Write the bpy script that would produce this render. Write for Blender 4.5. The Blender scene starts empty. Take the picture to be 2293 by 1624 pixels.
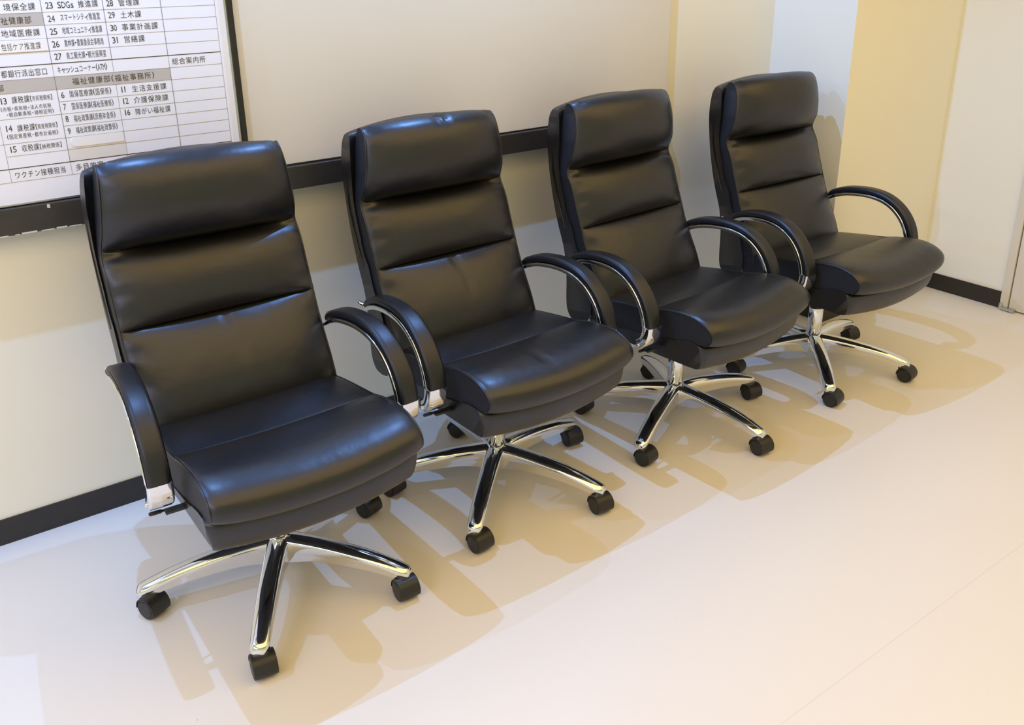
import bpy, bmesh, math, random
from mathutils import Vector, Matrix
R = math.radians
random.seed(4)
SC = bpy.context.scene
COL = SC.collection

# ------------------------------------------------------------------ camera
cam_d = bpy.data.cameras.new('camera')
cam = bpy.data.objects.new('camera', cam_d)
COL.objects.link(cam)
SC.camera = cam
cam_d.sensor_fit = 'HORIZONTAL'
cam_d.sensor_width = 36.0
cam_d.lens = 36.0 * 2009.93 / 2293.0
cam_d.shift_x = 0.0
cam_d.shift_y = -(812.0 - 650.0) / 2293.0
cam_d.clip_start = 0.05
yaw, pitch, roll = R(35.7505), R(-20.548), R(-0.79973)
fwd = Vector((math.sin(yaw)*math.cos(pitch), math.cos(yaw)*math.cos(pitch), math.sin(pitch)))
rgt = Vector((math.cos(yaw), -math.sin(yaw), 0))
upv = rgt.cross(fwd)
r2 = math.cos(roll)*rgt + math.sin(roll)*upv
u2 = -math.sin(roll)*rgt + math.cos(roll)*upv
M = Matrix((r2, u2, -fwd)).transposed().to_4x4()
M.translation = Vector((-0.5979, -2.5239, 1.5138))
cam.matrix_world = M

# ------------------------------------------------------------------ light
SC.view_settings.view_transform = 'Standard'
SC.view_settings.look = 'None'
SC.view_settings.gamma = 1.0
SC.view_settings.use_curve_mapping = False
SC.view_settings.exposure = 0.0
wd = bpy.data.worlds.new('world')
SC.world = wd
wd.use_nodes = True
bg = wd.node_tree.nodes['Background']
bg.inputs[0].default_value = (1.0, 0.975, 0.575, 1)
bg.inputs[1].default_value = 0.70

def spot(name, loc, power, color, radius=0.009, cone=160, blend=0.5):
    d = bpy.data.lights.new(name, 'SPOT')
    d.energy = power; d.color = color; d.shadow_soft_size = radius
    d.spot_size = R(cone); d.spot_blend = blend
    o = bpy.data.objects.new(name, d); COL.objects.link(o)
    o.location = loc
    return o
def area(name, loc, sx, sy, power, color):
    d = bpy.data.lights.new(name, 'AREA')
    d.shape = 'RECTANGLE'; d.size = sx; d.size_y = sy
    d.energy = power; d.color = color
    o = bpy.data.objects.new(name, d); COL.objects.link(o)
    o.location = loc
    return o
COOL = (0.225, 0.475, 1.0)
LAMP_Y, LAMP_Z = -0.36, 2.45
for lx, lp in ((-1.6, 62), (-0.2, 74), (1.2, 80)):
    spot('wall_downlight', (lx, LAMP_Y, LAMP_Z), lp, COOL)
area('ceiling_fill_light', (0.7, -2.3, 2.44), 5.2, 2.4, 70, (1.0, 0.65, 0.17))  # warm ceiling lamps of the room, merged into one broad panel
area('ceiling_fill_light', (-3.2, -2.4, 2.44), 0.6, 3.0, 84, (0.80, 0.79, 1.0))  # added cool fill standing in for daylight from the left

# ------------------------------------------------------------------ materials
def mat(name, base, rough=0.5, metal=0.0, spec=0.5, bump=None, var=None, coat=0.0, tint=None):
    m = bpy.data.materials.new(name); m.use_nodes = True
    nt = m.node_tree; b = nt.nodes['Principled BSDF']
    b.inputs['Base Color'].default_value = (*base, 1)
    b.inputs['Roughness'].default_value = rough
    b.inputs['Metallic'].default_value = metal
    b.inputs['Specular IOR Level'].default_value = spec
    if tint: b.inputs['Specular Tint'].default_value = (*tint, 1)
    if coat:
        b.inputs['Coat Weight'].default_value = coat
        b.inputs['Coat Roughness'].default_value = 0.30
    tc = nt.nodes.new('ShaderNodeTexCoord')
    if var:
        sc, amt = var
        n = nt.nodes.new('ShaderNodeTexNoise'); n.inputs['Scale'].default_value = sc
        n.inputs['Detail'].default_value = 4
        nt.links.new(tc.outputs['Object'], n.inputs['Vector'])
        mx = nt.nodes.new('ShaderNodeMixRGB')
        mx.inputs[1].default_value = (*[c*(1-amt) for c in base], 1)
        mx.inputs[2].default_value = (*[min(1, c*(1+amt)) for c in base], 1)
        nt.links.new(n.outputs['Fac'], mx.inputs[0])
        nt.links.new(mx.outputs[0], b.inputs['Base Color'])
    if bump:
        prev = None
        for (kind, sc, st, dist) in bump:
            if kind == 'noise':
                n = nt.nodes.new('ShaderNodeTexNoise'); n.inputs['Detail'].default_value = 3
            else:
                n = nt.nodes.new('ShaderNodeTexVoronoi')
            n.inputs['Scale'].default_value = sc
            nt.links.new(tc.outputs['Object'], n.inputs['Vector'])
            bp = nt.nodes.new('ShaderNodeBump')
            bp.inputs['Strength'].default_value = st
            bp.inputs['Distance'].default_value = dist
            nt.links.new(n.outputs[0], bp.inputs['Height'])
            if prev: nt.links.new(prev.outputs[0], bp.inputs['Normal'])
            prev = bp
        nt.links.new(prev.outputs[0], b.inputs['Normal'])
    return m

M_LEATHER = mat('black_leather', (0.004, 0.004, 0.004), 0.37, spec=0.72, coat=0.12, tint=(0.82, 0.85, 1.0),
                bump=[('noise', 14, 0.22, 0.01), ('vor', 700, 0.12, 0.0006)])
M_GUSSET = mat('black_mesh_gusset', (0.010, 0.011, 0.016), 0.55, spec=0.4, bump=[('vor', 900, 0.35, 0.0006)])
M_THREAD = mat('dark_thread', (0.05, 0.05, 0.055), 0.45)
M_ARM = mat('arm_pad_black', (0.008, 0.008, 0.009), 0.40, spec=0.6, tint=(0.82, 0.86, 1.0), bump=[('vor', 900, 0.08, 0.0004)])
M_CHROME = mat('chrome', (0.80, 0.82, 0.86), 0.07, metal=1.0)
M_PLASTIC = mat('black_plastic', (0.012, 0.012, 0.013), 0.42, bump=[('noise', 900, 0.1, 0.0003)])
M_STEEL = mat('black_steel', (0.02, 0.02, 0.02), 0.4)
M_WALL = mat('cream_wall_paint', (0.85, 0.835, 0.755), 0.6, spec=0.3, var=(1.6, 0.015), bump=[('noise', 260, 0.04, 0.001)])
M_PANEL = mat('cream_panel', (0.70, 0.66, 0.575), 0.38, spec=0.4, var=(2.0, 0.012))
M_BASE = mat('dark_baseboard', (0.022, 0.019, 0.018), 0.45, var=(30, 0.2))
M_RAIL = mat('dark_metal_rail', (0.035, 0.031, 0.028), 0.38, spec=0.5, var=(20, 0.3))
M_BLACK = mat('black_frame', (0.012, 0.011, 0.010), 0.35)
M_SILVER = mat('silver_bead', (0.55, 0.56, 0.57), 0.3, metal=0.9)
M_SHEET = mat('white_sheet', (0.83, 0.85, 0.94), 0.4, spec=0.4)
M_BAND = mat('grey_band', (0.50, 0.475, 0.46), 0.45)
M_PAPER = mat('white_tape', (0.86, 0.86, 0.88), 0.25, spec=0.6)
M_AGED = mat('aged_tape', (0.66, 0.62, 0.56), 0.4)
M_INK = mat('dark_ink', (0.03, 0.03, 0.035), 0.5)
M_LINE = mat('grey_ink', (0.22, 0.22, 0.24), 0.5)
M_DOOR = mat('beige_door_paint', (0.70, 0.66, 0.57), 0.4, spec=0.4)
M_CEIL = mat('white_ceiling', (0.55, 0.53, 0.50), 0.8)

def floor_mat():
    m = mat('vinyl_floor', (0.80, 0.765, 0.71), 0.42, spec=0.35)
    nt = m.node_tree; b = nt.nodes['Principled BSDF']
    tc = nt.nodes.new('ShaderNodeTexCoord')
    sep = nt.nodes.new('ShaderNodeSeparateXYZ')
    nt.links.new(tc.outputs['Object'], sep.inputs[0])
    # sheet joint parallel to the back wall
    sub = nt.nodes.new('ShaderNodeMath'); sub.operation = 'ADD'; sub.inputs[1].default_value = 1.681
    nt.links.new(sep.outputs['Y'], sub.inputs[0])
    ab = nt.nodes.new('ShaderNodeMath'); ab.operation = 'ABSOLUTE'
    nt.links.new(sub.outputs[0], ab.inputs[0])
    lt = nt.nodes.new('ShaderNodeMath'); lt.operation = 'LESS_THAN'; lt.inputs[1].default_value = 0.0011
    nt.links.new(ab.outputs[0], lt.inputs[0])
    n = nt.nodes.new('ShaderNodeTexNoise'); n.inputs['Scale'].default_value = 1.3; n.inputs['Detail'].default_value = 5
    nt.links.new(tc.outputs['Object'], n.inputs['Vector'])
    mx = nt.nodes.new('ShaderNodeMixRGB')
    mx.inputs[1].default_value = (0.740, 0.712, 0.672, 1); mx.inputs[2].default_value = (0.770, 0.738, 0.692, 1)
    nt.links.new(n.outputs['Fac'], mx.inputs[0])
    # scattered dirt specks
    v = nt.nodes.new('ShaderNodeTexVoronoi'); v.inputs['Scale'].default_value = 7.0
    nt.links.new(tc.outputs['Object'], v.inputs['Vector'])
    l2 = nt.nodes.new('ShaderNodeMath'); l2.operation = 'LESS_THAN'; l2.inputs[1].default_value = 0.016
    nt.links.new(v.outputs['Distance'], l2.inputs[0])
    mul = nt.nodes.new('ShaderNodeMath'); mul.operation = 'MULTIPLY'; mul.inputs[1].default_value = 0.35
    nt.links.new(l2.outputs[0], mul.inputs[0])
    m2 = nt.nodes.new('ShaderNodeMixRGB'); m2.inputs[2].default_value = (0.30, 0.24, 0.18, 1)
    nt.links.new(mul.outputs[0], m2.inputs[0]); nt.links.new(mx.outputs[0], m2.inputs[1])
    mj = nt.nodes.new('ShaderNodeMath'); mj.operation = 'MULTIPLY'; mj.inputs[1].default_value = 0.22
    nt.links.new(lt.outputs[0], mj.inputs[0])
    m3 = nt.nodes.new('ShaderNodeMixRGB'); m3.inputs[2].default_value = (0.42, 0.36, 0.30, 1)
    nt.links.new(mj.outputs[0], m3.inputs[0]); nt.links.new(m2.outputs[0], m3.inputs[1])
    nt.links.new(m3.outputs[0], b.inputs['Base Color'])
    return m
M_FLOOR = floor_mat()

# ------------------------------------------------------------------ helpers
def obj(name, bm, mats, parent=None, smooth=35, loc=None):
    me = bpy.data.meshes.new(name)
    bmesh.ops.recalc_face_normals(bm, faces=bm.faces)
    bm.to_mesh(me); bm.free()
    if not isinstance(mats, (list, tuple)): mats = [mats]
    for m in mats: me.materials.append(m)
    if smooth:
        me.shade_smooth(); me.set_sharp_from_angle(angle=R(smooth))
    o = bpy.data.objects.new(name, me); COL.objects.link(o)
    if parent: o.parent = parent
    if loc: o.location = loc
    return o
def empty(name, loc=(0, 0, 0), rz=0):
    o = bpy.data.objects.new(name, None); COL.objects.link(o)
    o.empty_display_size = 0.1; o.location = loc; o.rotation_euler = (0, 0, rz)
    return o
def tag(o, label, cat, group=None):
    o['label'] = label; o['category'] = cat
    if group: o['group'] = group
    return o
def struct(o):
    o['kind'] = 'structure'; return o
def box(bm, x0, x1, y0, y1, z0, z1, bev=0.0, mi=0):
    t = bmesh.new()
    bmesh.ops.create_cube(t, size=1)
    for v in t.verts:
        v.co = Vector((x0 if v.co.x < 0 else x1, y0 if v.co.y < 0 else y1, z0 if v.co.z < 0 else z1))
    if bev: bmesh.ops.bevel(t, geom=t.edges[:], offset=bev, segments=2, profile=0.6, affect='EDGES')
    merge(bm, t, mi)
def merge(bm, t, mi=0, mtx=None):
    vm = {}
    for v in t.verts:
        vm[v] = bm.verts.new(mtx @ v.co if mtx else v.co)
    for f in t.faces:
        nf = bm.faces.new([vm[v] for v in f.verts]); nf.material_index = mi if mi else f.material_index
    t.free()
def cyl(bm, c, axis, r, h, seg=24, r2=None, bev=0.0, mi=0):
    """cylinder from c along axis, radius r to r2, height h"""
    t = bmesh.new()
    bmesh.ops.create_cone(t, cap_ends=True, segments=seg, radius1=r, radius2=r if r2 is None else r2, depth=h)
    if bev:
        ee = [e for e in t.edges if len(e.link_faces) == 2 and any(len(f.verts) > 4 for f in e.link_faces)]
        bmesh.ops.bevel(t, geom=ee, offset=bev, segments=2, profile=0.5, affect='EDGES')
    a = Vector(axis).normalized()
    q = Vector((0, 0, 1)).rotation_difference(a).to_matrix().to_4x4()
    mtx = Matrix.Translation(Vector(c) + a*h/2) @ q
    merge(bm, t, mi, mtx)
def smoothpath(pts, n):
    """Catmull-Rom resample of tuples"""
    P = [Vector(p) for p in pts]
    P = [2*P[0]-P[1]] + P + [2*P[-1]-P[-2]]
    out = []
    m = len(pts)-1
    for i in range(n):
        t = i/(n-1)*m; k = min(int(t), m-1); f = t-k
        a, b, c, d = P[k], P[k+1], P[k+2], P[k+3]
        out.append(0.5*((2*b)+(c-a)*f+(2*a-5*b+4*c-d)*f*f+(3*b-a-3*c+d)*f**3))
    return out
def tube(bm, pts, r, seg=8, mi=0):
    P = [Vector(p) for p in pts]; rings = []
    up = None
    for i, p in enumerate(P):
        d = (P[min(i+1, len(P)-1)]-P[max(i-1, 0)]).normalized()
        if up is None:
            up = d.orthogonal().normalized()
        up = (up - d*up.dot(d)).normalized(); s = d.cross(up)
        rr = r[i] if isinstance(r, (list, tuple)) else r
        rings.append([bm.verts.new(p+(up*math.cos(2*math.pi*k/seg)+s*math.sin(2*math.pi*k/seg))*rr) for k in range(seg)])
    for a, b in zip(rings, rings[1:]):
        for k in range(seg):
            f = bm.faces.new((a[k], a[(k+1) % seg], b[(k+1) % seg], b[k])); f.material_index = mi
    for q in (rings[0], rings[-1]):
        f = bm.faces.new(q); f.material_index = mi

# ------------------------------------------------------------------ room
XL, YF, ZC = -5.0, -6.0, 2.5
PX, PY, XR = 2.589, -0.389, 3.355
bm = bmesh.new(); box(bm, XL, XR+0.1, YF, 0.1, -0.1, 0.0)
floor = struct(obj('floor', bm, M_FLOOR, smooth=0))
bm = bmesh.new(); box(bm, XL, XR+0.1, 0.0, 0.1, 0.0, ZC)
struct(obj('wall_back', bm, M_WALL, smooth=0))
bm = bmesh.new(); box(bm, PX, XR, PY, 0.0, 0.0, ZC)
struct(obj('wall_pillar', bm, M_WALL, smooth=0))
DY0, DY1 = -0.774, -1.70      # door opening
bm = bmesh.new()
box(bm, XR, XR+0.1, DY0, 0.0, 0.0, ZC); box(bm, XR, XR+0.1, YF, DY1, 0.0, ZC); box(bm, XR, XR+0.1, DY1, DY0, 2.1, ZC)
struct(obj('wall_right', bm, M_WALL, smooth=0))
bm = bmesh.new(); box(bm, XL, XR+0.1, YF, 0.1, ZC, ZC+0.1)
struct(obj('ceiling', bm, M_CEIL, smooth=0))
BH, BT = 0.0765, 0.006
bm = bmesh.new(); box(bm, XL, PX, -BT, 0.0, 0.0, BH, 0.001)
struct(obj('baseboard_back', bm, M_BASE, smooth=0))
bm = bmesh.new(); box(bm, PX-BT, PX, PY-BT, -BT, 0.0, BH, 0.001); box(bm, PX, XR-BT, PY-BT, PY, 0.0, BH, 0.001)
struct(obj('baseboard_pillar', bm, M_BASE, smooth=0))
bm = bmesh.new(); box(bm, XR-BT, XR, DY0, PY, 0.0, BH, 0.001)
struct(obj('baseboard_right', bm, M_BASE, smooth=0))
# door: painted metal frame, leaf and floor pivot
bm = bmesh.new()
box(bm, XR-0.012, XR+0.06, DY0-0.034, DY0, 0.0, 2.1, 0.002)
box(bm, XR-0.012, XR+0.06, DY1, DY1+0.034, 0.0, 2.1, 0.002)
box(bm, XR-0.012, XR+0.06, DY1+0.034, DY0-0.034, 2.066, 2.1, 0.002)
door = struct(obj('door_1', bm, M_DOOR, smooth=0))
bm = bmesh.new(); box(bm, XR-0.006, XR+0.034, DY1+0.038, DY0-0.039, 0.006, 2.062, 0.002)
obj('door_leaf', bm, M_DOOR, door, smooth=0)
bm = bmesh.new(); box(bm, XR+0.036, XR+0.05, DY1+0.034, DY0-0.034, 0.0, 2.066)
obj('door_stop', bm, M_BLACK, door, smooth=0)
bm = bmesh.new()
box(bm, XR-0.032, XR-0.006, DY0-0.072, DY0-0.012, 0.004, 0.016, 0.002)
cyl(bm, (XR-0.016, DY0-0.008, 0.0), (0, 0, 1), 0.008, 0.03, 16, bev=0.001)
obj('floor_pivot', bm, M_SILVER, door)

# ------------------------------------------------------------------ notice board (cream panel over a dark rail)
PB = -0.033          # panel face
BX0, BX1 = -2.2, 1.945
bm = bmesh.new(); box(bm, BX0, BX1, PB, -0.002, 0.9435, 2.15, 0.0015)
board = tag(obj('notice_board', bm, M_PANEL, smooth=0), 'large blank cream wall panel above the dark rail, behind the chairs', 'notice board')
bm = bmesh.new(); box(bm, BX0, BX1, PB-0.023, 0.0, 0.872, 0.9395, 0.002)
rail = struct(obj('trim_1', bm, M_RAIL, smooth=0))
bm = bmesh.new(); box(bm, BX0, BX1, PB-0.003, -0.002, 0.9396, 0.9434)
obj('shadow_gap', bm, M_BLACK, rail, smooth=0)  # solid black strip stands in for the shade between rail and panel
for (x0, x1, z0, z1) in ((-0.42, -0.36, .8722, .8745), (-0.345, -0.335, .8722, .874), (-0.33, -0.295, .8722, .876), (-0.285, -0.255, .8722, .8745), (-0.25, -0.225, .8722, .876), (-0.22, -0.19, .8722, .874), (-0.262, -0.255, 0.928, 0.9375)):
    bm = bmesh.new(); box(bm, x0, x1, PB-0.0233, PB-0.0225, z0, z1)
    o = obj('paint_chip', bm, M_AGED, rail, smooth=0); o['label'] = 'pale chip in the dark rail paint'

# ------------------------------------------------------------------ directory sign
SY = PB-0.006
sign = tag(empty('directory_sign', (-0.3, SY, 0.94)), 'white office directory board with black frame and rows of Japanese lettering', 'sign')
SINV = Matrix.Translation((0.3, -SY, -0.94))
def onsign(name, bm, m, smooth=0):
    o = obj(name, bm, m, sign, smooth); o.matrix_parent_inverse = SINV; return o
SX0, SX1, SZ0, SZ1 = -1.25, 0.2545, 0.947, 1.78
bm = bmesh.new(); box(bm, SX0, SX1, SY, PB, SZ0, SZ1)
onsign('white_sheet', bm, M_SHEET)
bm = bmesh.new()
box(bm, SX1, 0.2615, SY-0.002, PB, SZ0-0.004, SZ1+0.007, 0.0008)
box(bm, SX0, SX1, SY-0.002, PB, SZ0-0.005, SZ0, 0.0008); box(bm, SX0, SX1, SY-0.002, PB, SZ1, SZ1+0.007, 0.0008)
onsign('silver_bead', bm, M_SILVER)
bm = bmesh.new()
box(bm, 0.2615, 0.2765, SY-0.008, PB, SZ0-0.004, SZ1+0.022, 0.001)
box(bm, SX0, 0.2615, SY-0.008, PB, SZ1+0.007, SZ1+0.022, 0.001)
box(bm, SX0-0.015, SX0, SY-0.008, PB, SZ0-0.004, SZ1+0.022, 0.001)
onsign('black_frame', bm, M_BLACK)
RZ = [1.4277, 1.3972, 1.3674, 1.3370, 1.3068, 1.2764, 1.2452, 1.2142, 1.1842, 1.1538, 1.1240, 1.0945, 1.0642, 1.0334, 1.0005]
V0, V1, V2, V3, V4 = -0.3265, -0.187, -0.0475, 0.092, 0.2312
LY = SY-0.0004
lines = bmesh.new(); heavy = bmesh.new()
def ln(b, x0, x1, z0, z1): box(b, x0, x1, LY, SY+0.0005, z0, z1)
def hl(b, x0, x1, z, t=0.0007): ln(b, x0, x1, z-t/2, z+t/2)
def vl(b, x, z0, z1, t=0.0007): ln(b, x-t/2, x+t/2, z0, z1)
up_rows = [1.4277+0.0303*k for k in range(1, 11)]
for z in up_rows+RZ[:5]:
    hl(lines, -1.16, V4, z)
for i in range(6, 14):
    if i == 13: continue
    x0 = -1.16 if i in (6, 7) else V1
    hl(lines, x0, V4, RZ[i])
hl(lines, -1.16, V1, RZ[9]); hl(lines, -1.16, V1, RZ[11]); hl(lines, V0, V1, RZ[12])
hl(lines, -1.16, V4, RZ[14])
hl(heavy, -1.16, V4, RZ[5], 0.0019); hl(heavy, -1.16, V4, RZ[13], 0.0019); hl(heavy, -1.16, V4, up_rows[-1]+0.0303, 0.0019)
top = up_rows[-1]+0.0303
for x in (V1, V2, V3):
    vl(lines, x, RZ[5], top, 0.0014)
    vl(lines, x, RZ[6], RZ[5]); vl(lines, x, RZ[14], RZ[13])
vl(lines, V1, RZ[13], RZ[6], 0.0014); vl(lines, V3, RZ[13], RZ[6], 0.0014); vl(lines, V2, RZ[13], RZ[7])
vl(lines, V4, RZ[14], top); vl(lines, V0, RZ[14], RZ[7]); vl(lines, -0.466, RZ[14], top)
onsign('grid_lines', lines, M_LINE); onsign('heavy_rules', heavy, M_INK)
for (x0, x1, a, b) in ((V1, V3, 7, 6), (-1.16, V1, 7, 6), (-1.16, V1, 2, 1)):
    bm = bmesh.new(); box(bm, x0, x1, SY-0.00015, SY+0.0005, RZ[a], RZ[b]); onsign('section_band', bm, M_BAND)
# pasted paper strips
bm = bmesh.new(); box(bm, -0.46, V1-0.001, SY-0.0012, SY+0.0005, 1.3085, 1.3365, 0.0003); onsign('paper_strip', bm, M_PAPER)
bm = bmesh.new(); box(bm, -0.46, V1+0.001, SY-0.0003, SY+0.0005, 1.3045, 1.3085); onsign('tape_edge', bm, M_AGED)
t = bmesh.new()
pts = [(-0.169, 1.0935), (-0.0505, 1.0935), (-0.0485, 1.0715), (-0.0535, 1.0695), (-0.165, 1.0695), (-0.174, 1.073), (-0.177, 1.081), (-0.1745, 1.0895)]
vs = [t.verts.new((x, SY+0.0003, z)) for x, z in pts]; f = t.faces.new(vs)
e = bmesh.ops.extrude_face_region(t, geom=[f])
for v in e['geom']:
    if isinstance(v, bmesh.types.BMVert): v.co.y = SY-0.0013
onsign('paper_strip', t, M_PAPER)
bm = bmesh.new(); box(bm, V1+0.002, V2-0.002, SY-0.00015, SY+0.0005, 1.0345, 1.0688); onsign('aged_tape', bm, mat('yellowed_tape', (0.76, 0.735, 0.72), 0.35))

GL = {}
def glyph(ch):
    if ch in GL: return GL[ch]
    cu = bpy.data.curves.new('glyph', 'FONT'); cu.body = ch; cu.size = 1.0; cu.resolution_u = 2
    to = bpy.data.objects.new('glyph', cu); COL.objects.link(to)
    bpy.context.view_layer.update()
    dg = bpy.context.evaluated_depsgraph_get()
    me = bpy.data.meshes.new_from_object(to.evaluated_get(dg))
    V = [(v.co.x, v.co.y) for v in me.vertices]; F = [tuple(p.vertices) for p in me.polygons]
    bpy.data.objects.remove(to); bpy.data.curves.remove(cu); bpy.data.meshes.remove(me)
    GL[ch] = (V, F); return GL[ch]
HALF = set('0123456789()[]・SDGsATM')
def wt(ch): return {' ': 0.5, '・': 0.62, '(': 0.45, ')': 0.45, '[': 0.45, ']': 0.45}.get(ch, 0.6 if ch in HALF else 1.0)
def write(bm, s, x0, x1, zc, h, lift=0.0005):
    """letters spread from x0 to x1, centred on zc, h tall"""
    tot = sum(wt(c) for c in s)
    W = x1-x0; x = x0
    for c in s:
        cw = W*wt(c)/tot
        if c != ' ':
            V, F = glyph(c)
            if V:
                xs = [v[0] for v in V]; ys = [v[1] for v in V]
                full = c not in HALF
                nat = h*(0.98 if full else (max(xs)-min(xs))*1.25)
                if c in 'ーッャュィ・': nat = h*0.8*(0.5 if c == '・' else 1)
                sx = min(cw*0.93, nat)/max(1e-4, (1.0 if full and c not in 'ッャュィ' else (max(xs)-min(xs))))
                if full and c not in 'ッャュィ': ox = 0.5*1.0
                else: ox = (min(xs)+max(xs))/2
                if full: oy, sy = 0.38, h*1.06
                elif c in '()[]': oy, sy = (min(ys)+max(ys))/2, h*1.05/max(0.5, max(ys)-min(ys))
                elif c == '・': oy, sy, sx = 0.38, h, h
                else: oy, sy = (0.36, h*0.92/0.73)
                vs = [bm.verts.new((x+cw/2+(vx-ox)*sx, SY-lift, zc+(vy-oy)*sy)) for vx, vy in V]
                for f in F:
                    try: bm.faces.new([vs[i] for i in f])
                    except ValueError: pass
        x += cw
H = 0.0172
TX = [
 ('23', -.1775, -.1607, 1.4126), ('SDGs 推進課', -.1515, -.0577, 1.4126), ('24', -.1778, -.1617, 1.382), ('スマートシティ推進室', -.1503, -.0577, 1.3832),
 ('25', -.1783, -.1615, 1.352), ('地域コミュニティ推進課', -.1509, -.0581, 1.3524), ('26', -.1785, -.1617, 1.3223), ('農林課・農業委員会事務局', -.151, -.0594, 1.3227),
 ('27', -.1785, -.1617, 1.2929), ('商工観光課・観光振興室', -.1517, -.0579, 1.2929), ('28', -.0394, -.0227, 1.4123), ('管理課', -.0115, .0411, 1.4123),
 ('29', -.0395, -.0227, 1.384), ('土木課', -.0115, .0415, 1.3831), ('30', -.0393, -.0230, 1.3531), ('事業計画課', -.0125, .0785, 1.353),
 ('31', -.0395, -.0227, 1.3233), ('営繕課', -.012, .0411, 1.3233), ('境保全課', -.2690, -.199, 1.4116), ('祉健康部', -.280, -.2127, 1.3812),
 ('地域医療課', -.2845, -.199, 1.3523), ('包括ケア推進課', -.290, -.203, 1.3215), ('都銀行派出窓口', -.302, -.199, 1.2598), ('部', -.316, -.3005, 1.2286),
 ('キャッシュコーナー(ATM)', -.1783, -.0615, 1.2606), ('総合案内所', .0995, .1895, 1.2603), ('福祉健康部(福祉事務所)', -.1497, .0512, 1.2301),
 ('6', -.1797, -.1719, 1.2004), ('国保医療課(国保係)', -.1608, -.0612, 1.2006), ('7', -.1797, -.1725, 1.1711), ('国保医療課(福祉医療係)', -.1608, -.0605, 1.1704),
 ('8', -.1798, -.1722, 1.141), ('福祉政策課(庶務年金係)', -.1609, -.061, 1.1398), ('9', -.1799, -.1725, 1.1106), ('福祉政策課(福祉政策係)', -.1607, -.0604, 1.1103),
 ('11', -.0388, -.0244, 1.2006), ('生活支援課', -.0115, .0776, 1.1996), ('12', -.0396, -.0236, 1.1712), ('介護保険課', -.0115, .0782, 1.1702),
 ('16', -.0395, -.0237, 1.1421), ('障がい福祉課', -.0119, .0797, 1.1405), ('13', -.3162, -.3005, 1.198), ('課税課', -.2907, -.2505, 1.1984),
 ('14', -.3175, -.301, 1.1323), ('課税課', -.2910, -.2505, 1.1302), ('15', -.3174, -.301, 1.0813), ('収税課', -.2903, -.2500, 1.0808),
 ('ワクチン接種担当', -.3183, -.1995, 1.0165), ('多目的室', -.1780, -.1085, 1.017), ('職員互助会', -.0392, .0495, 1.019)]
for s, x0, x1, z, h in [(*q, H) for q in TX]+list((('[市民税関係]', -.2495, -.2003, 1.1982, .0128), ('[資産税関係]', -.2495, -.2006, 1.1296, .0128), ('[納税関係]', -.2492, -.1990, 1.0800, .0128),
        ('(市税・県民税・法人市民税', -.3178, -.2055, 1.178, .0112), ('・軽自動車税・諸税証明)', -.3087, -.2020, 1.1643, .0112), ('(固定資産税・都市計画税)', -.3165, -.2012, 1.1116, .0122))):
    lt = bmesh.new(); write(lt, s, x0, x1, z, h, 0.0013 if 'ケア' in s else 0.0005); onsign('lettering', lt, M_INK)

# ------------------------------------------------------------------ office chair pieces (local: x right, -y forward, z up)
def loft(front, back, wf, bulge, bow, amp=1.0, ns=44, p=5.0, q=0.62, crease=None, wb=None, bowb=None, gus=0, lead=0):
    """closed cushion: front/back are lists of (v,z) of equal length; width half wf(i);
    bulge(i) pushes the front along its normal; bow(i) pushes forward in v at mid-width"""
    n = len(front)
    nor = []
    for i in range(n):
        a, b = front[max(i-1, 0)], front[min(i+1, n-1)]
        d = (b-a).normalized(); nn = Vector((d.y, -d.x))
        if nn.dot(front[i]-back[i]) < 0: nn = -nn
        nor.append(nn)
    bm = bmesh.new()
    S = [math.sin((k/ns*2-1)*math.pi/2)*0.55+(k/ns*2-1)*0.45 for k in range(ns+1)]
    FR, BK = [], []
    for s in S:
        e = max(0.0, 1-abs(s)**p)**q
        m = 1-s*s
        fr, bk = [], []
        for i in range(n):
            b = bulge(i)*e*amp
            if crease: b += crease(i, s)
            pt = front[i]+nor[i]*b
            fr.append(bm.verts.new((s*wf(i), -(pt.x+bow(i)*m), pt.y)))
            pb = back[i]
            bb = (bowb or bow)(i)
            bk.append(bm.verts.new((s*(wb or wf)(i), -(pb.x+bb*m), pb.y)))
        FR.append(fr); BK.append(bk)
    def q4(a, b, c, d, mi=0):
        try:
            f = bm.faces.new((a, b, c, d)); f.material_index = mi
        except ValueError: pass
    for k in range(ns):
        for i in range(n-1):
            q4(FR[k][i], FR[k+1][i], FR[k+1][i+1], FR[k][i+1], lead)
            q4(BK[k][i], BK[k][i+1], BK[k+1][i+1], BK[k+1][i], lead)
        q4(FR[k][0], BK[k][0], BK[k+1][0], FR[k+1][0], lead)
        q4(FR[k][-1], FR[k+1][-1], BK[k+1][-1], BK[k][-1], lead)
    for k in (0, ns):
        for i in range(n-1):
            q4(FR[k][i], FR[k][i+1], BK[k][i+1], BK[k][i], gus)
    bmesh.ops.remove_doubles(bm, verts=bm.verts[:], dist=1e-6)
    return bm

def segmented(pts, seams, per):
    """resample a path with rows clustered at the given control indices"""
    out, roll = [], []
    P = smoothpath(pts, (len(pts)-1)*40+1)
    for a, b in zip(seams, seams[1:]):
        last = (b == seams[-1])
        for k in range(per + (1 if last else 0)):
            x = 0.5-0.5*math.cos(math.pi*k/per)
            idx = (a+(b-a)*x)*40
            i0 = min(int(idx), len(P)-2); f = idx-i0
            out.append(P[i0]*(1-f)+P[i0+1]*f); roll.append((a, b, x))
    return out, roll

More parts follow.
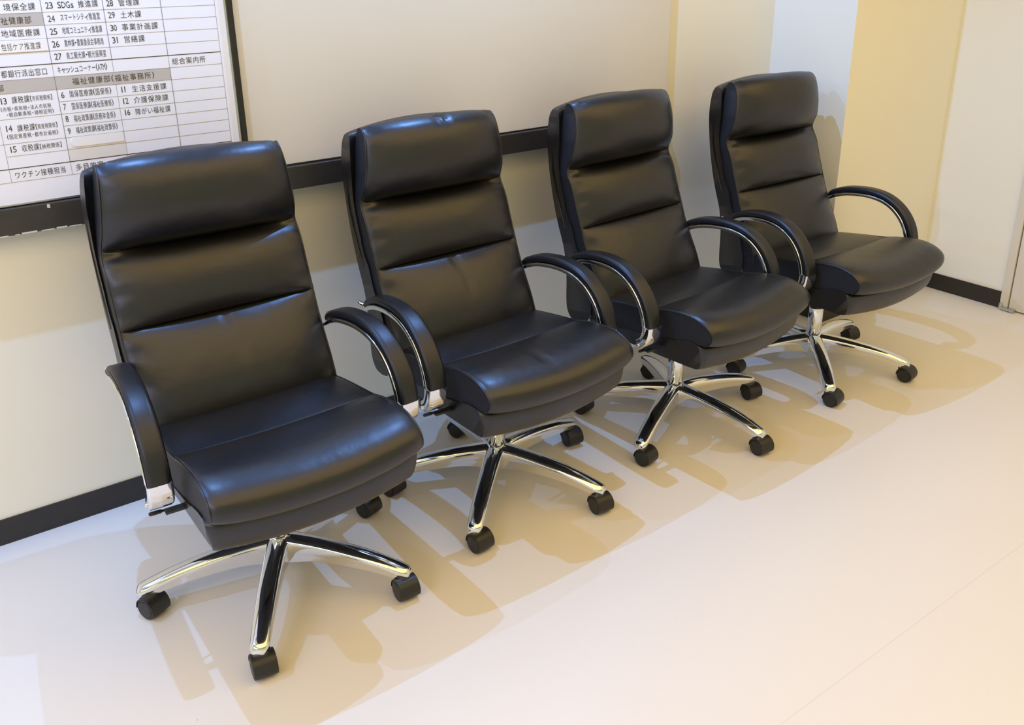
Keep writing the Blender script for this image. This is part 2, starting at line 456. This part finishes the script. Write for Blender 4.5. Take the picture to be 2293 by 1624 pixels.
BACKP = [(-.308, 1.068), (-.292, 1.064), (-.276, 1.042), (-.264, .985), (-.266, .915), (-.286, .861), (-.262, .812), (-.240, .748), (-.215, .681), (-.196, .630), (-.167, .572), (-.139, .518), (-.118, .466), (-.112, .425)]
BACKB = [(-.312, 1.067), (-.320, 1.062), (-.326, 1.040), (-.330, .98), (-.331, .915), (-.330, .861), (-.314, .812), (-.292, .748), (-.268, .681), (-.250, .630), (-.222, .572), (-.195, .518), (-.175, .466), (-.165, .425)]
def wback(z): return 0.222+(0.247-0.222)*min(1, max(0, (1.06-z)/0.22)) if z > .84 else 0.247
def backrest_mesh(crease_on):
    fr, rl = segmented(BACKP, [0, 5, 8, 13], 22)
    bk, _ = segmented(BACKB, [0, 5, 8, 13], 22)
    amps = {0: 0.050, 5: 0.042, 8: 0.046}
    def bulge(i):
        a, b, x = rl[i]
        if a == 0: return amps[0]*max(0, math.sin(math.pi*min(1, x**1.18)))**0.72*(0.85+0.34*x)
        if a == 5: return amps[5]*max(0, math.sin(math.pi*min(1, x**1.12)))**0.5*(0.9+.25*x)
        return amps[8]*max(0, math.sin(math.pi*min(x*0.97, 1)))**0.48*(1.1-0.3*x)
    def crease(i, s):
        a, b, x = rl[i]
        c = 0.0
        # puckers where the seams meet the side
        c -= 0.0024*math.sin(x*26+a)*math.exp(-((abs(s)-0.90)/0.07)**2)
        if crease_on:
            if a == 8: c -= 0.012*min(1, x/0.08)*math.exp(-((s-0.0-0.14*x)/0.026)**2)*math.exp(-((x-0.2)/0.22)**2)
            if a == 0 and crease_on == 2: c -= 0.014*(math.exp(-((s+0.02)/0.026)**2)+0.8*math.exp(-((s-0.13)/0.03)**2))*math.exp(-((x-0.24)/0.12)**2)
            if a == 0 and crease_on == 1: c -= 0.004*math.exp(-((s-0.03)/0.035)**2)*math.exp(-((x-0.25)/0.07)**2)
        return c
    return loft(fr, bk, lambda i: wback(fr[i].y), bulge, lambda i: 0.0, crease=crease, gus=1, p=2.6, q=0.75)

def shell_mesh():
    F = [(-.356, 1.047), (-.342, 1.042), (-.335, 1.015), (-.332, .95), (-.333, .87), (-.318, .80), (-.296, .74), (-.27, .68), (-.25, .62), (-.222, .57), (-.197, .51), (-.178, .45), (-.178, .40), (-.20, .366), (-.225, .357)]
    B = [(-.360, 1.047), (-.372, 1.041), (-.383, 1.015), (-.389, .95), (-.380, .86), (-.367, .79), (-.352, .73), (-.333, .67), (-.310, .61), (-.297, .55), (-.293, .49), (-.293, .43), (-.288, .39), (-.268, .362), (-.235, .356)]
    fr = smoothpath(F, 60); bk = smoothpath(B, 60)
    n = 60
    def w(i):
        t = i/(n-1)
        return 0.234+0.018*min(1, t/0.2)
    def arch(bm):
        for v in bm.verts:
            s = v.co.x/0.25
            if v.co.z > 0.90:
                v.co.z += 0.026*(1-s*s)*((v.co.z-0.90)/0.147)
            # rounded vertical edges: pull the back edge in at the sides
            d = max(0, abs(s)-0.86)/0.14
            v.co.y -= 0.014*d*d*(1 if v.co.y > 0.30 or v.co.z < 0.7 else 0.6)
        return bm
    return arch(loft(fr, bk, w, lambda i: 0.0, lambda i: 0.0, bowb=lambda i: -0.012))

SEATT = [(-.170, .420), (-.165, .448), (-.12, .462), (-.05, .474), (.02, .484), (.088, .4935), (.14, .506), (.20, .5145), (.25, .515), (.290, .505), (.318, .487), (.325, .464), (.315, .447), (.297, .438)]
SEATB = [(-.165, .385), (-.16, .384), (-.12, .386), (-.05, .390), (.02, .397), (.088, .404), (.14, .413), (.19, .423), (.22, .428), (.245, .432), (.26, .434), (.268, .435), (.274, .436), (.28, .437)]
def seat_mesh(crease_on):
    fr, rl = segmented(SEATT, [0, 5, 13], 30)
    bk, _ = segmented(SEATB, [0, 5, 13], 30)
    def bulge(i):
        a, b, x = rl[i]
        if a == 0: return 0.010*max(0, math.sin(math.pi*x))**0.6
        return 0.015*max(0, math.sin(math.pi*x))**0.55
    def bow(i):
        v = fr[i].x
        return 0.020*min(1, max(0, (v+.02)/.25))
    def bowb(i):
        v = bk[i].x
        return 0.020*min(1, max(0, (v+.02)/.25))
    def crease(i, s):
        a, b, x = rl[i]
        c = -0.0014*math.sin(fr[i].x*210+1.0)*math.exp(-((abs(s)-0.87)/0.09)**2)*(1 if (a == 5 and 0.12 < x < 0.7) else 0)
        if crease_on == 2 and a == 5: c -= 0.004*math.exp(-((s+0.12)/0.04)**2)*math.exp(-((x-0.3)/0.15)**2)
        return c
    b = loft(fr, bk, lambda i: 0.246, bulge, bow, crease=crease, gus=1, bowb=bowb, p=7)
    return sag(b)
def sag(b):
    for v in b.verts:      # front edge dips towards the middle
        m = 1-(v.co.x/0.25)**2
        v.co.z -= 0.016*max(0, m)*min(1, max(0, (-v.co.y-.05)/.22))
    return b
def pan_mesh():
    T = [(-.17, .36), (-.17, .385), (-.10, .390), (.02, .400), (.12, .412), (.20, .427), (.26, .438), (.290, .432), (.298, .415), (.294, .385), (.284, .362), (.270, .353)]
    B = [(-.16, .355), (-.15, .352), (-.10, .350), (0., .349), (.08, .349), (.14, .349), (.19, .3495), (.215, .350), (.23, .350), (.24, .3505), (.25, .351), (.26, .352)]
    fr = smoothpath(T, 48); bk = smoothpath(B, 48)
    def bow(i): return 0.020*min(1, max(0, (fr[i].x+.02)/.25))
    def bowb(i): return 0.020*min(1, max(0, (bk[i].x+.02)/.25))
    b = loft(fr, bk, lambda i: 0.238+0.012*min(1, max(0, (fr[i].y-.355)/.06)), lambda i: 0.0, bow, bowb=bowb, wb=lambda i: 0.236)
    for v in b.verts:      # soft turned-in corners at the front
        s = abs(v.co.x)/0.25
        if s > 0.9 and -v.co.y > 0.2: v.co.y += 0.012*((s-0.9)/0.1)**2
    return sag(b)
def stitch_mesh(path, off=0.0012, dash=0.006, r=0.0011):
    """row of small thread stitches along a 3-D polyline"""
    bm = bmesh.new()
    P = [Vector(p) for p in path]
    L = [0]
    for a, b in zip(P, P[1:]): L.append(L[-1]+(b-a).length)
    def at(d):
        for i in range(len(P)-1):
            if d <= L[i+1] or i == len(P)-2:
                f = (d-L[i])/max(1e-9, L[i+1]-L[i]); return P[i].lerp(P[i+1], f)
    d = 0
    while d+dash*0.65 < L[-1]:
        tube(bm, [at(d), at(d+dash*0.33), at(d+dash*0.65)], r, 5); d += dash
    return bm

ARMT = [(-.215, .604), (-.18, .622), (-.13, .639), (-.07, .648), (-.015, .649), (.040, .640), (.088, .618), (.127, .585), (.155, .545), (.170, .506), (.175, .478)]
ARMU = 0.281
ARMTOE = 3.5
def toe(bm, sg):      # arms open outwards towards the front
    c, q = math.cos(R(ARMTOE)), math.sin(R(ARMTOE))
    for v in bm.verts:
        dx, dv = sg*v.co.x-ARMU, -v.co.y+0.2
        v.co.x = sg*(ARMU+dx*c+dv*q); v.co.y = -(-0.2+dv*c-dx*q)
    return bm
def sweep_rect(path, w0, t_in, t_out, ucen, seg=5, rnd=0.35):
    """sweep a rounded rectangle (width along u, thickness along the path normal)"""
    n = len(path); bm = bmesh.new(); rings = []
    for i, p in enumerate(path):
        a, b = path[max(i-1, 0)], path[min(i+1, n-1)]
        d = (b-a).normalized(); nn = Vector((-d.y, d.x))      # points outward/up for a path going forward
        w = w0(i) if callable(w0) else w0
        ti = t_in(i) if callable(t_in) else t_in
        to = t_out(i) if callable(t_out) else t_out
        uc = ucen(i) if callable(ucen) else ucen
        ring = []
        th = (to-ti); c = (to+ti)/2
        r = min(w/2, th/2)*rnd*2
        for (sx, sy, a0) in ((1, 1, 0), (-1, 1, 90), (-1, -1, 180), (1, -1, 270)):
            for k in range(seg):
                an = R(a0+90*k/(seg-1))
                uu = sx*(w/2-r*0.999)+r*math.cos(an); vv = sy*(th/2-r*0.999)+r*math.sin(an)
                q = p+nn*(c+vv)
                ring.append(bm.verts.new((uc+uu, -q.x, q.y)))
        rings.append(ring)
    m = len(rings[0])
    for a, b in zip(rings, rings[1:]):
        for k in range(m): bm.faces.new((a[k], a[(k+1) % m], b[(k+1) % m], b[k]))
    bm.faces.new(rings[0]); bm.faces.new(rings[-1])
    return bm
def arm_pad_mesh(sg):
    P = smoothpath(ARMT, 60); n = 60
    def taper(i):
        e = min(i, 6)/6; return math.sqrt(max(0.02, 1-(1-e)**2))
    return toe(sweep_rect(P, lambda i: 0.052*(0.72+0.28*taper(i)), lambda i: -0.021, lambda i: -0.021+0.021*taper(i), sg*ARMU, seg=7, rnd=0.62), sg)
CHR = [(-.288, .572), (-.250, .589), (-.215, .604), (-.18, .622), (-.13, .639), (-.07, .648), (-.015, .649), (.040, .640), (.088, .618), (.127, .585), (.155, .545), (.170, .506), (.1745, .482), (.173, .458), (.167, .436), (.155, .416), (.138, .402)]
def arm_frame_mesh(sg):
    P = smoothpath(CHR, 110); n = 110
    def tin(i):
        t = i/(n-1)*16
        return -0.034
    def tout(i):
        t = i/(n-1)*16
        if t < 3.0: return -0.027+0.0055*max(0, t-1.5)/1.5
        if t > 12.05: return -0.0015
        return -0.0215
    def uc(i):
        t = i/(n-1)*16
        u = ARMU
        if t < 2: u = ARMU-0.022*(1-t/2)**1.5
        return sg*u
    bm = toe(sweep_rect(P, lambda i: 0.055, tin, tout, uc, seg=4, rnd=0.22), sg)
    return bm
def arm_bolt_mesh(sg):
    lo = bmesh.new(); cyl(lo, (sg*(ARMU+0.0268), -0.128, 0.414), (sg, 0, 0), 0.006, 0.005, 14, bev=0.0012)
    hi = bmesh.new(); cyl(hi, (sg*(ARMU+0.004), 0.243, 0.578), (sg*0.5, 0.6, 0.3), 0.006, 0.018, 14, bev=0.0012)
    br = bmesh.new(); box(br, min(sg*0.215, sg*0.275), max(sg*0.215, sg*0.275), -0.141, -0.121, 0.383, 0.389, 0.001)
    return toe(lo, sg), toe(hi, sg), toe(br, sg)
def leg_mesh():
    """one spoke of the star base, pointing forward (-y), round-topped, hollow-looking sides"""
    bm = bmesh.new(); rings = []
    pr = [(.018, .134, .062, .046), (.05, .1335, .068, .045), (.10, .130, .076, .043), (.16, .1235, .076, .042), (.22, .114, .072, .041), (.27, .103, .066, .040), (.31, .0915, .058, .039), (.332, .0845, .054, .038), (.343, .0795, .0535, .0335), (.3495, .0725, .0535, .026), (.352, .064, .0535, .018)]
    for (y, zt, zb, w) in smoothpath4(pr, 44):
        ring = []; w *= 1.17
        h = zt-zb; sh = min(0.014, h*0.45)
        sec = [(-.5*w*.90, zb), (-.5*w*.97, zb+h*0.30), (-.5*w*.97, zb+h*0.36), (-.5*w, zb+h*0.42), (-.5*w, zt-sh)]
        for k in range(1, 12):
            an = math.pi*(1-k/12); sec.append((.5*w*math.cos(an), zt-sh+sh*math.sin(an)))
        sec += [(.5*w, zt-sh), (.5*w, zb+h*0.42), (.5*w*.97, zb+h*0.36), (.5*w*.97, zb+h*0.30), (.5*w*.90, zb)]
        for (x, z) in sec: ring.append(bm.verts.new((x, -y, z)))
        rings.append(ring)
    m = len(rings[0])
    for a, b in zip(rings, rings[1:]):
        for k in range(m): bm.faces.new((a[k], a[(k+1) % m], b[(k+1) % m], b[k]))
    bm.faces.new(rings[0]); bm.faces.new(rings[-1])
    cyl(bm, (0, -.328, .0515), (0, 0, 1), 0.0165, 0.014, 24)
    return bm
def smoothpath4(pts, n):
    A = smoothpath([(p[0], p[1], p[2]) for p in pts], n); B = smoothpath([(p[3], 0, 0) for p in pts], n)
    return [(a.x, a.y, a.z, b.x) for a, b in zip(A, B)]
CR, CW = 0.0275, 0.054
def caster_hood_mesh():
    """stem at the origin, axle along x, trailing towards +y"""
    bm = bmesh.new()
    cyl(bm, (0, 0, 0.043), (0, 0, 1), 0.013, 0.0105, 20, r2=0.0125)
    ay, az = 0.018, CR
    # hood: half shell over the wheels with a thick web between them
    seg = 22; rings = []
    for (x, ro) in ((-.0275, .0272), (-.0265, .0298), (-.006, .0306), (.006, .0306), (.0265, .0298), (.0275, .0272)):
        ring = []
        for k in range(seg+1):
            an = R(-28+212*k/seg)
            ring.append(bm.verts.new((x, ay+ro*math.cos(an), az+ro*math.sin(an)+0.0005)))
        rings.append(ring)
    inner = []
    for (x, ro) in ((-.0275, .0268), (.0275, .0268)):
        inner.append([bm.verts.new((x, ay+ro*math.cos(R(-28+212*k/seg)), az+ro*math.sin(R(-28+212*k/seg)))) for k in range(seg+1)])
    allr = rings+[inner[1], inner[0]]
    for a, b in zip(allr, allr[1:]+[allr[0]]):
        for k in range(seg): bm.faces.new((a[k], a[k+1], b[k+1], b[k]))
    for k in (0, seg): bm.faces.new([r[k] for r in allr])
    box(bm, -.004, .004, ay-.024, ay+.02, 0.010, 0.048, 0.001)
    box(bm, -.012, .012, -.012, .014, 0.040, 0.053, 0.003)
    return bm
def wheel_mesh(sg):
    bm = bmesh.new()
    prof = [(.0050, .006), (.0050, .0255), (.0065, CR), (.0225, CR), (.0255, .0265), (.0268, .0240), (.0262, .0232), (.0262, .0222), (.0272, .0215), (.0275, .010), (.0275, .0002)]
    seg = 36; rings = []
    for x, r in prof:
        rings.append([bm.verts.new((sg*x, .018+r*math.cos(2*math.pi*k/seg), CR+r*math.sin(2*math.pi*k/seg))) for k in range(seg)])
    for a, b in zip(rings, rings[1:]):
        for k in range(seg): bm.faces.new((a[k], a[(k+1) % seg], b[(k+1) % seg], b[k]))
    bm.faces.new(rings[0]); bm.faces.new(rings[-1])
    return bm

def piping_path(front, w, sg, bow=None, step=1):
    return [(sg*w(p), -p.x, p.y) for p in front[::step]]

def make_chair():
    t = empty('office_chair')
    parts = {}
    bk = obj('backrest_cushion', backrest_mesh(1), [M_LEATHER, M_GUSSET], t, 40)
    fr, _ = segmented(BACKP, [0, 5, 8, 13], 22)
    for sg in (-1, 1):
        bm = stitch_mesh([(sg*(wback(p.y)-0.0035), -p.x-0.0015, p.y) for p in fr[6:-4]])
        obj('stitching', bm, M_THREAD, bk, 60)
        bm = bmesh.new(); tube(bm, [(sg*wback(p.y), -p.x, p.y) for p in fr[2:-2]], 0.0022, 6)
        obj('piping', bm, M_LEATHER, bk, 60)
    sh = obj('backrest_shell', shell_mesh(), M_LEATHER, t, 50)
    for sg in (-1, 1):
        bm = bmesh.new(); tube(bm, [(sg*0.2425, .350, 1.015), (sg*0.2485, .354, .97), (sg*0.2515, .352, .91), (sg*0.2525, .347, .85), (sg*0.2525, .330, .79), (sg*0.2525, .308, .73), (sg*0.2515, .286, .67)], 0.0022, 6)
        obj('piping', bm, M_LEATHER, sh, 60)
    st = obj('seat_cushion', seat_mesh(1), [M_LEATHER, M_GUSSET], t, 40)
    fr, _ = segmented(SEATT, [0, 5, 13], 30)
    for sg in (-1, 1):
        bm = bmesh.new(); tube(bm, [(sg*0.246, -p.x, p.y) for p in fr[8:]], 0.0022, 6)
        obj('piping', bm, M_LEATHER, st, 60)
        bm = stitch_mesh([(sg*0.2415, -p.x-0.0014*max(0, min(1, (p.x-.2)/.1)), p.y+0.0016) for p in fr[32:-4]])
        obj('stitching', bm, M_THREAD, st, 60)
    pn = obj('seat_pan', pan_mesh(), M_LEATHER, t, 50)
    for sg in (-1, 1):
        af = obj('armrest_frame', arm_frame_mesh(sg), M_CHROME, t, 40)
        af['label'] = 'polished chrome armrest frame'
        obj('arm_pad', arm_pad_mesh(sg), M_ARM, af, 50)
        lo, hi, br = arm_bolt_mesh(sg)
        obj('bolt', lo, M_CHROME, af, 40); obj('bolt', hi, M_CHROME, af, 40)
        obj('arm_bracket', br, M_STEEL, af, 40)
    # mechanism, lever, gas lift
    bm = bmesh.new()
    box(bm, -.09, .09, -.10, .11, .300, .350, 0.006); box(bm, -.035, .035, .10, .285, .318, .334, 0.004)
    box(bm, -.03, .03, .262, .300, .318, .45, 0.004)
    obj('tilt_mechanism', bm, M_STEEL, t, 40)
    bm = bmesh.new()
    tube(bm, [(-.08, -.06, .330), (-.18, -.09, .340), (-.255, -.105, .372), (-.295, -.110, .379)], 0.0030, 10)
    tube(bm, [(-.288, -.1095, .378), (-.292, -.110, .3785), (-.314, -.112, .381), (-.317, -.112, .381)], [.003, .0048, .0048, .003], 12)
    obj('tilt_lever', bm, M_PLASTIC, t, 40)
    bm = bmesh.new()
    cyl(bm, (0, 0, .125), (0, 0, 1), .0265, .115, 32, bev=0.0015)
    gl = obj('gas_lift', bm, M_CHROME, t, 40)
    bm = bmesh.new(); cyl(bm, (0, 0, .239), (0, 0, 1), .0235, .006, 28)
    obj('collar', bm, M_PLASTIC, gl, 40)
    bm = bmesh.new(); cyl(bm, (0, 0, .24), (0, 0, 1), .014, .065, 24)
    obj('piston', bm, M_CHROME, gl, 40)
    bm = bmesh.new()
    cyl(bm, (0, 0, .062), (0, 0, 1), .036, .066, 40, r2=.0355, bev=0.005)
    cyl(bm, (0, 0, .127), (0, 0, 1), .033, .010, 40, r2=.027, bev=0.002)
    obj('base_hub', bm, M_CHROME, t, 40)
    lm, hm = None, None
    for k in range(5):
        if lm is None:
            lg = obj('base_leg', leg_mesh(), M_CHROME, t, 40); lm = lg.data
            hd = obj('caster', caster_hood_mesh(), M_PLASTIC, t, 40); hm = hd.data
            w1 = obj('wheel', wheel_mesh(-1), M_PLASTIC, hd, 35); w2 = obj('wheel', wheel_mesh(1), M_PLASTIC, hd, 35)
            wm = (w1.data, w2.data)
        else:
            lg = bpy.data.objects.new('base_leg', lm); COL.objects.link(lg); lg.parent = t
            hd = bpy.data.objects.new('caster', hm); COL.objects.link(hd); hd.parent = t
            for d in wm:
                w = bpy.data.objects.new('wheel', d); COL.objects.link(w); w.parent = hd
        lg['leg_no'] = k; hd['leg_no'] = k
    return t
def copy_tree(o, parent=None):
    c = o.copy(); COL.objects.link(c)
    if parent: c.parent = parent
    for ch in list(o.children): copy_tree(ch, c)
    return c

CHAIRS = [  # x, y, yaw, star angle, caster heading per leg (world, degrees), crease style
 (0.042, -0.597, 0.3, -102.7, [205, 172, 178, 200, 190], 1),
 (0.746, -0.566, 1.7, -117.3, [195, 186, 176, 174, 200], 2),
 (1.467, -0.603, 4.1, -135.4, [195, 192, 176, 172, 200], 0),
 (2.196, -0.626, -1.0, -115.0, [195, 190, 188, 168, 195], 0)]
LABELS = [
 'black leather high-back office chair in front of the white directory board',
 'black leather office chair with two creases in its headrest, second in the row',
 'black leather office chair hiding the right end of the dark rail, third in the row',
 'black leather office chair beside the wall pillar, farthest from the directory board']
proto = make_chair()
seat_v = {1: None, 2: seat_mesh(2), 0: seat_mesh(0)}
def variant(name, bm, mats):
    return obj(name, bm, mats, None, 40)
alt = {}
for k in (2, 0):
    a = variant('tmp_a', backrest_mesh(k), [M_LEATHER, M_GUSSET]); b = variant('tmp_b', seat_v[k], [M_LEATHER, M_GUSSET])
    alt[k] = (a.data, b.data)
    bpy.data.objects.remove(a); bpy.data.objects.remove(b)
roots = [proto]+[copy_tree(proto) for _ in range(3)]
for t, (x, y, yw, star, heads, cr), lab, sdy, adx in zip(roots, CHAIRS, LABELS, (-.012, .010, 0.0, -.004), (.008, 0.0, -.012, .014)):
    t.location = (x, y, 0); t.rotation_euler = (0, 0, R(yw))
    tag(t, lab, 'chair', 'office chairs lined up along the wall')
    for ch in t.children:
        base = ch.name.split('.')[0]
        if cr in alt and base == 'backrest_cushion': ch.data = alt[cr][0]
        if cr in alt and base == 'seat_cushion': ch.data = alt[cr][1]
        if base in ('seat_cushion', 'seat_pan'): ch.location.y = sdy
        if base == 'armrest_frame': ch.location.x = adx
        if base == 'base_leg':
            ch.rotation_euler = (0, 0, R(star-yw+72*ch['leg_no']))
        if base == 'caster':
            k = ch['leg_no']; a = R(star-yw+72*k)
            ch.location = (0.328*math.sin(a), -0.328*math.cos(a), 0)
            ch.rotation_euler = (0, 0, R(heads[k]-yw))
for t in roots:
    for ch in t.children:
        if 'leg_no' in ch: del ch['leg_no']
